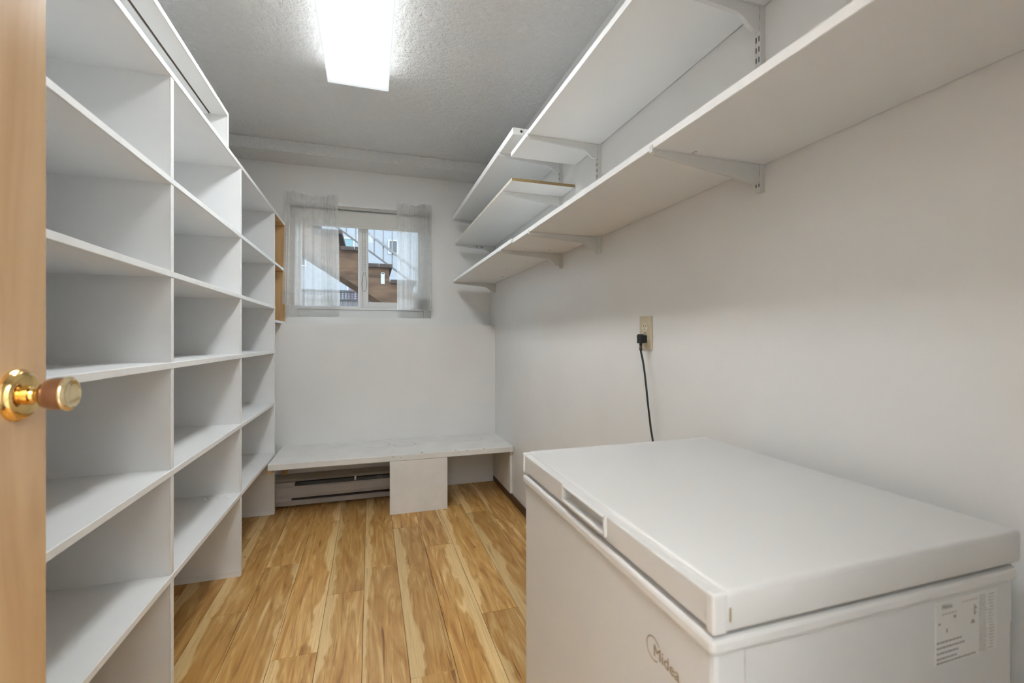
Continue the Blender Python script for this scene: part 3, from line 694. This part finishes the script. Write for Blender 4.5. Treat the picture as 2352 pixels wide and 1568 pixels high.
# specks on the undersides
bm = bmesh.new()
for (u, v, s) in ((1598, 348, 0.004), (1592, 351, 0.003)):
    q = pix(u, v, Z=ZS1); addbox(bm, q.x - s, q.x + s, q.y - s * .6, q.y + s * .6, ZS1 - 0.0004, ZS1 + 0.0005)
fin('scuffs', bm, 'mark', sh1)
bm = bmesh.new()
for (u, v, s) in ((1154.5, 635.5, 0.005), (1165, 618, 0.002), (1209, 601, 0.002), (1263, 574, 0.002), (1201, 557, 0.003)):
    q = pix(u, v, Z=ZS1)
    if q.y > 1.95: addbox(bm, q.x - 0.003, q.x + 0.003, q.y - s * 2.4, q.y + s * 2.4, ZS1 - 0.0004, ZS1 + 0.0005)
fin('scuffs', bm, 'brown', sh1b)['kind'] = 'stuff'

# ------------------------------------------------------------------ ceiling light
cl = thing('ceiling_light', ((LX0 + LX1) / 2, (LY0 + LY1) / 2, ZC), 'lit fluorescent ceiling light with long prismatic lens', 'ceiling light')
bm = bmesh.new(); addbox(bm, LX0 + 0.02, LX1 - 0.02, LY0 + 0.02, LY1 - 0.02, LZ + 0.045, ZC - 0.001); fin('housing', bm, 'plastic', cl)
bm = bmesh.new()
prof = [(LX0 + 0.002, LZ + 0.044), (LX0, LZ + 0.004), (LX0 + 0.004, LZ), (LX1 - 0.004, LZ), (LX1, LZ + 0.004), (LX1 - 0.002, LZ + 0.044)]
addprism(bm, prof, 'Y', LY0, LY1)
fin('lens', bm, 'lens', cl, origin=((LX0 + LX1) / 2, (LY0 + LY1) / 2, LZ))
for y0, y1 in ((LY0 - 0.004, LY0), (LY1, LY1 + 0.004)): box('end_cap', LX0 - 0.001, LX1 + 0.001, y0, y1, LZ - 0.001, LZ + 0.05, 'metalw', cl, 0.0005)
# unseen hallway lamp, added to send soft fill light through the doorway
hl_ = thing('hall_fill_light', (0.0, -0.9, 2.0), 'added unseen bowl uplighter giving fill light through the doorway', 'added fill light')
bm = bmesh.new(); lathe(bm, [(2.00, 0.01), (2.005, 0.10), (2.03, 0.16), (2.08, 0.19), (2.083, 0.187), (2.035, 0.155), (2.012, 0.095), (2.007, 0.01)], 'Z', (0, -0.9, 0), 36); smooth_by_angle(fin('bowl', bm, 'metalw', hl_), 40)
bm = bmesh.new(); lathe(bm, [(2.036, 0.145), (2.04, 0.145)], 'Z', (0, -0.9, 0), 36); fin('glowing_disc', bm, 'hall_fill', hl_)
for a in (0.5, 2.6, 4.7):
    bm = bmesh.new(); tube(bm, [(0.186 * math.cos(a), -0.9 + 0.186 * math.sin(a), 2.082), (0.02 * math.cos(a), -0.9 + 0.02 * math.sin(a), ZC - 0.02)], 0.002, 6); fin('suspension_wire', bm, 'steel', hl_)
bm = bmesh.new(); lathe(bm, [(ZC - 0.02, 0.05), (ZC - 0.0005, 0.05)], 'Z', (0, -0.9, 0), 24); fin('ceiling_rose', bm, 'metalw', hl_)

# ------------------------------------------------------------------ window dressing
YRD = 3.512; ZRD = 2.094
rd = thing('curtain_rod', (-0.05, YRD, ZRD), 'flat white curtain rod over the window', 'curtain rod')
bm = bmesh.new(); pts = [(-0.556, YU - 0.001), (-0.560, YRD + 0.012), (-0.550, YRD), (0.444, YRD), (0.455, YRD + 0.012), (0.450, YU - 0.001)]
pin = [(-0.552, YU - 0.001), (-0.556, YRD + 0.014), (-0.548, YRD + 0.004), (0.442, YRD + 0.004), (0.451, YRD + 0.014), (0.446, YU - 0.001)]
k = len(pts); za, zb = ZRD - 0.0115, ZRD + 0.0115
ring = [[bm.verts.new((p[0], p[1], z)) for p in pts] for z in (za, zb)] + [[bm.verts.new((p[0], p[1], z)) for p in pin] for z in (zb, za)]
for i in range(k - 1):
    for j in range(4): a, c2 = ring[j], ring[(j + 1) % 4]; bm.faces.new((a[i], a[i + 1], c2[i + 1], c2[i]))
for i in (0, k - 1): bm.faces.new([ring[j][i] for j in range(4)])
fin('rod_bar', bm, 'vinyl', rd)
box('end_bracket', -0.557, -0.545, YU - 0.008, YU - 0.0005, ZRD - 0.02, ZRD + 0.02, 'metalw', rd); box('end_bracket', 0.440, 0.452, YU - 0.008, YU - 0.0005, ZRD - 0.02, ZRD + 0.02, 'metalw', rd)

def make_curtain(label, xt, xb, zb_l, zb_r, hem, dens, amp, ruff, seed, flare=0.0):
    rnd = random.Random(seed)
    cu = thing('curtain', ((xt[0] + xt[1]) / 2, YRD - 0.015, zb_l), label, 'curtain', 'sheer curtains at the window')
    NS = 220
    ph = [0.0]
    for i in range(NS): ph.append(ph[-1] + 2 * PI * dens(i / NS) / NS)
    ex = [rnd.uniform(0, 6.28) for _ in range(4)]
    # arc-length-like warp so gathered zones take more cloth
    def surf(i, t, hemoff=0.0):
        s = i / NS
        X = (xt[0] + (xt[1] - xt[0]) * s) * (1 - t) + (xb[0] + (xb[1] - xb[0]) * s) * t
        z1 = zb_l + (zb_r - zb_l) * s + 0.004 * math.sin(5 * s + seed)
        Z = (ZRD + 0.006) * (1 - t) + z1 * t
        A = amp(s) * (0.55 + 0.6 * t)
        y = math.sin(ph[i] + 0.5 * t) + 0.35 * math.sin(2.3 * ph[i] + ex[0] + 1.3 * t) + 0.25 * math.sin(ph[i] * 0.37 + ex[1])
        sway = 0.006 * math.sin(3 * s + ex[2]) * t - flare * math.exp(-(s / 0.14) ** 2) * (0.35 + 0.65 * t)
        X += 0.35 * A * math.cos(ph[i] * 1.0 + ex[3]) * (0.4 + 0.6 * t)
        return Vector((X, YRD - 0.016 - A * (0.75 + 0.75 * y) + sway - hemoff, Z))
    NT = 30
    bm = bmesh.new(); g = [[bm.verts.new(surf(i, j / NT)) for i in range(NS + 1)] for j in range(NT + 1)]
    for j in range(NT):
        for i in range(NS): bm.faces.new((g[j][i], g[j][i + 1], g[j + 1][i + 1], g[j + 1][i]))
    fin('panel', bm, 'sheer', cu, True)
    # doubled hem
    Ltot = ZRD - (zb_l + zb_r) / 2; t0 = 1 - hem / Ltot
    bm = bmesh.new(); NH = 5
    g = [[bm.verts.new(surf(i, t0 + (1 - t0) * j / NH + (0.006 * math.sin(9 * i / NS + seed) * (1 - j / NH)), 0.0012)) for i in range(NS + 1)] for j in range(NH + 1)]
    for j in range(NH):
        for i in range(NS): bm.faces.new((g[j][i], g[j][i + 1], g[j + 1][i + 1], g[j + 1][i]))
    fin('hem', bm, 'sheer_hem', cu, True)
    # ruffled heading above the rod pocket
    bm = bmesh.new(); NR = 8; g = []
    for j in range(NR + 1):
        t = j / NR; row = []
        for i in range(NS + 1):
            b0 = surf(i, 0.0); s = i / NS
            hgt = ruff(s) * (0.93 + 0.07 * math.sin(ph[i] * 0.4 + ex[0]))
            row.append(bm.verts.new((b0.x + 0.004 * t * math.sin(ph[i] * 0.7 + ex[1]) * amp(s) / 0.012, b0.y - 0.004 * t + (0.5 + t) * amp(s) * math.sin(ph[i] * 0.9 + ex[2]) * 0.7, b0.z + hgt * t)))
        g.append(row)
    for j in range(NR):
        for i in range(NS): bm.faces.new((g[j][i], g[j][i + 1], g[j + 1][i + 1], g[j + 1][i]))
    fin('heading_ruffle', bm, 'sheer', cu, True)
    # short strip gathered just under the rod
    bm = bmesh.new(); g = []
    for j in range(5):
        t = 0.055 * j / 4; g.append([bm.verts.new(surf(i, t, -0.024 + 0.004 * j / 4)) for i in range(NS + 1)])
    for j in range(4):
        for i in range(NS): bm.faces.new((g[j][i], g[j][i + 1], g[j + 1][i + 1], g[j + 1][i]))
    fin('rod_pocket', bm, 'sheer', cu, True)
    return cu
bump = lambda s, c, w: math.exp(-((s - c) / w) ** 2)
make_curtain('sheer white curtain beside the wooden cubby', (-0.560, -0.222), (-0.566, -0.207), 1.352, 1.347, 0.082,
             lambda s: 5 + 26 * bump(s, 0.02, 0.06) + 26 * bump(s, 0.80, 0.09), lambda s: 0.007 + 0.008 * bump(s, 0.0, 0.12) + 0.007 * bump(s, 0.85, 0.16),
             lambda s: 0.040 + 0.008 * math.sin(9 * s), 3, 0.10)
make_curtain('sheer white curtain nearest the right wall shelves', (0.190, 0.452), (0.190, 0.452), 1.336, 1.330, 0.080,
             lambda s: 5 + 34 * bump(s, 0.72, 0.28), lambda s: 0.006 + 0.010 * bump(s, 0.75, 0.3),
             lambda s: 0.034 + 0.010 * math.sin(8 * s + 1), 5)
# roller blind, mostly rolled up
rbld = thing('roller_blind', (-0.05, 3.59, 2.06), 'white roller blind pulled partly down behind the curtains', 'roller blind')
bm = bmesh.new(); lathe(bm, [(OX0 + 0.012, 0.019), (OX1 - 0.012, 0.019)], 'X', (0, 3.588, 2.052), 24); smooth_by_angle(fin('roll', bm, 'blind', rbld), 40)
bm = bmesh.new()
pf = [(3.5685, 2.052), (3.5695, 2.00), (3.572, 1.968), (3.573, 1.956), (3.5745, 1.956), (3.5735, 1.968), (3.571, 2.00), (3.570, 2.052)]
addprism(bm, pf, 'X', OX0 + 0.02, OX1 - 0.02); fin('fabric', bm, 'blind', rbld)
prism('hem_bar', [(3.568, 1.957), (3.5685, 1.945), (3.573, 1.940), (3.580, 1.942), (3.582, 1.957), (3.575, 1.962)], 'X', OX0 + 0.02, OX1 - 0.02, 'blind', rbld)
bm = bmesh.new()
for s_ in (-1, 1):
    for k in range(30):
        z = 1.965 - k * 0.0115; lathe(bm, [(-0.0022, 0.0008), (-0.001, 0.0021), (0.001, 0.0021), (0.0022, 0.0008)], 'Z', (-0.040 + 0.004 * s_ , 3.592, z), 6)
fin('bead_chain', bm, 'alu', rbld)
bm = bmesh.new(); lp = [Vector((-0.043 - 0.019 * math.cos(a) , 3.592, 1.54 - 0.07 * math.sin(a) - 0.0)) for a in [k * PI / 16 for k in range(17)]]
tube(bm, [Vector((-0.046, 3.592, 1.62))] + lp + [Vector((-0.037, 3.592, 1.62))], 0.0014, 6); fin('chain_loop', bm, 'alu', rbld)

# ------------------------------------------------------------------ outside: stairs, railing, fence, house, shrub
ZG = 1.0
struct(box('ground', -40, 40, YU + 0.19, 60, ZG - 0.1, ZG, 'ground'), 'ground outside the window', 'ground')
k_ = 5.5 / 4.9; YS = 5.5
stc = thing('outdoor_staircase', (0.3, YS + 0.45, ZG), 'brown wooden staircase outside the window', 'staircase')
run, rise, th = 0.277, 0.180, 0.045
def tread_right(nn): return 0.248 + (nn - 2) * run
def tread_top(nn): return 1.989 - (nn - 2) * rise
low = lambda x: 1.839 - 0.646 * (x + 0.329)
for yy in (YS, YS + 0.90):
    top = []
    for nn in range(-4, 7):
        xr = tread_right(nn); zt_ = tread_top(nn) - th
        top += [(xr - run - 0.026, zt_), (xr - 0.042, zt_), (xr - 0.036, zt_ - rise * 0.45)]
    bm = bmesh.new(); cols = []
    for (x, z) in top:
        zl = max(low(x), ZG + 0.001)
        cols.append([bm.verts.new((x, y_, z_)) for y_ in (yy, yy + 0.042) for z_ in (zl, z)])
    for a, c2 in zip(cols, cols[1:]):
        for p, q in ((0, 1), (1, 3), (3, 2), (2, 0)): bm.faces.new((a[p], a[q], c2[q], c2[p]))
    for cc in (cols[0], cols[-1]): bm.faces.new((cc[0], cc[1], cc[3], cc[2]))
    fin('stringer', bm, 'stair', stc)
for nn in range(-4, 8):
    xr = tread_right(nn); z1 = tread_top(nn)
    for a, bb in ((xr - 0.145, xr), (xr - 0.295, xr - 0.151)):
        if nn > 5 and z1 - th < ZG: continue
        box('tread_board', a, bb, YS - 0.035, YS + 0.98, z1 - th, z1, 'tread', stc, 0.003)
bm = bmesh.new(); q0 = (0.125 * k_, CAMH + (1.747 - CAMH) * k_)
pts = [(q0[0] - 0.022, q0[1] - 0.070), (q0[0] + 0.022, q0[1] - 0.070), (q0[0] + 0.022, q0[1] + 0.052), (q0[0] + 0.015, q0[1] + 0.066), (q0[0] - 0.015, q0[1] + 0.066), (q0[0] - 0.022, q0[1] + 0.052)]
addprism(bm, pts, 'Y', YS - 0.012, YS - 0.0005); pl = fin('white_plate', bm, 'trimw', stc); pl['label'] = 'white plate fixed to the stringer'
box('plate_slot', q0[0] - 0.013, q0[0] + 0.013, YS - 0.0126, YS - 0.0118, q0[1] + 0.050, q0[1] + 0.060, 'dark', pl)

kr = 6.5 / 4.9; YR = 6.5
rl = thing('stair_railing', (0.0, YR, 2.2), 'grey metal picket railing on the outdoor stairs', 'railing')
def zr(x): return 2.20 + (-0.726) * (x - 0.15)
bl = lambda x: CAMH + (2.095 - CAMH) * kr - 0.712 * (x + 0.111 * kr)
ul = lambda x: CAMH + (2.202 - CAMH) * kr - 0.735 * (x + 0.015 * kr)
for nm, f, h, m_ in (('bottom_rail', bl, 0.026, 'alu_d'), ('middle_rail', ul, 0.036, 'alu'), ('hand_rail', lambda x: bl(x) + 0.95, 0.05, 'alu')):
    x0, x1 = -1.6, 1.35
    prism(nm, [(x0, f(x0) - h / 2), (x1, f(x1) - h / 2), (x1, f(x1) + h / 2), (x0, f(x0) + h / 2)], 'Y', YR - 0.015, YR + 0.015, m_, rl)
for k in range(-11, 10):
    x = 0.131 * kr + k * 0.121
    box('picket', x - 0.010, x + 0.010, YR + 0.0155, YR + 0.035, bl(x), bl(x) + 0.95, 'alu', rl)
for x in (-1.3, 1.3): box('rail_post', x - 0.025, x + 0.025, YR + 0.036, YR + 0.086, max(ZG, bl(x) - 1.2 if x < 0 else ZG), bl(x) + 0.95, 'alu', rl)

YFN = 13.5
fn = thing('garden_fence', (-1.0, YFN, ZG), 'weathered grey board fence with lattice top across the yard', 'fence')
fx0, fx1 = -4.5, 2.2; x = fx0
while x < fx1:
    o = box('fence_board', x, x + 0.132, YFN, YFN + 0.02, ZG, 2.20, 'fence', fn); x += 0.138
box('fence_rail', fx0, fx1, YFN - 0.05, YFN - 0.001, 2.185, 2.235, 'lattice', fn); box('fence_rail', fx0, fx1, YFN - 0.05, YFN + 0.03, 2.43, 2.47, 'lattice', fn)
x = fx0
while x < fx1:
    box('lattice_strip', x, x + 0.036, YFN + 0.0, YFN + 0.008, 2.235, 2.43, 'lattice', fn); x += 0.086
for z in (2.285, 2.345, 2.405): box('lattice_strip', fx0, fx1, YFN - 0.009, YFN - 0.001, z - 0.014, z + 0.014, 'lattice', fn)

YHS = 30.0; kh = YHS / 17.0
hs_ = thing('neighbour_house', (0, YHS, ZG), 'pale blue stucco neighbouring house beyond the fence', 'house')
box('house_wall', -14, 14, YHS, YHS + 6, ZG, 11.5, 'stucco', hs_)
def hwin(x0, x1, z0, z1, pm, tr=0.09):
    X0, X1 = x0 * kh, x1 * kh; Z0, Z1 = CAMH + (z0 - CAMH) * kh, CAMH + (z1 - CAMH) * kh
    bm = bmesh.new()
    addbox(bm, X0, X0 + tr, YHS - 0.06, YHS - 0.001, Z0, Z1); addbox(bm, X1 - tr, X1, YHS - 0.06, YHS - 0.001, Z0, Z1)
    addbox(bm, X0 + tr, X1 - tr, YHS - 0.06, YHS - 0.001, Z1 - tr, Z1); addbox(bm, X0 + tr, X1 - tr, YHS - 0.06, YHS - 0.001, Z0, Z0 + tr)
    f = fin('house_window', bm, 'trimw', hs_)
    box('pane', X0 + tr, X1 - tr, YHS - 0.03, YHS - 0.001, Z0 + tr, Z1 - tr, pm, f)
hwin(-1.02, -0.53, 4.05, 4.70, 'teal'); hwin(-0.79, -0.505, 2.2, 3.10, 'plum'); hwin(0.62, 0.98, 4.20, 4.72, 'darkpane')
hwin(-3.0, -2.1, 3.6, 4.8, 'darkpane'); hwin(1.9, 2.8, 2.4, 3.6, 'darkpane')
box('shutter', -0.49 * kh, -0.36 * kh, YHS - 0.05, YHS - 0.001, CAMH + 1.0 * kh, CAMH + 1.93 * kh, 'maroon', hs_)
bm = bmesh.new(); pc_ = pix(866, 690, Y=12.2); rr = random.Random(2)
for k in range(420):
    d = Vector((rr.gauss(0, 1), rr.gauss(0, 1), rr.gauss(0, 1))).normalized() * rr.uniform(0.2, 1.0)
    q = Vector((pc_.x + 0.1 + d.x * 0.42, 12.2 + d.y * 0.4, 1.60 + d.z * 0.6)); a = Vector((rr.gauss(0, 1), rr.gauss(0, 1), rr.gauss(0, 1))).normalized() * 0.06
    c2 = a.orthogonal().normalized() * 0.03
    bm.faces.new([bm.verts.new(q + v) for v in (-a, c2, a, -c2)])
shb = thing('garden_shrub', (pc_.x + 0.1, 12.2, ZG), 'green leafy shrub in front of the fence', 'shrub')
fo = fin('foliage', bm, 'leaf', shb); fo['kind'] = 'stuff'
bm = bmesh.new(); tube(bm, [(pc_.x + 0.1, 12.2, ZG), (pc_.x + 0.12, 12.22, 1.3), (pc_.x + 0.1, 12.2, 1.75)], [0.03, 0.022, 0.012], 8); fin('stem', bm, 'stair', shb)
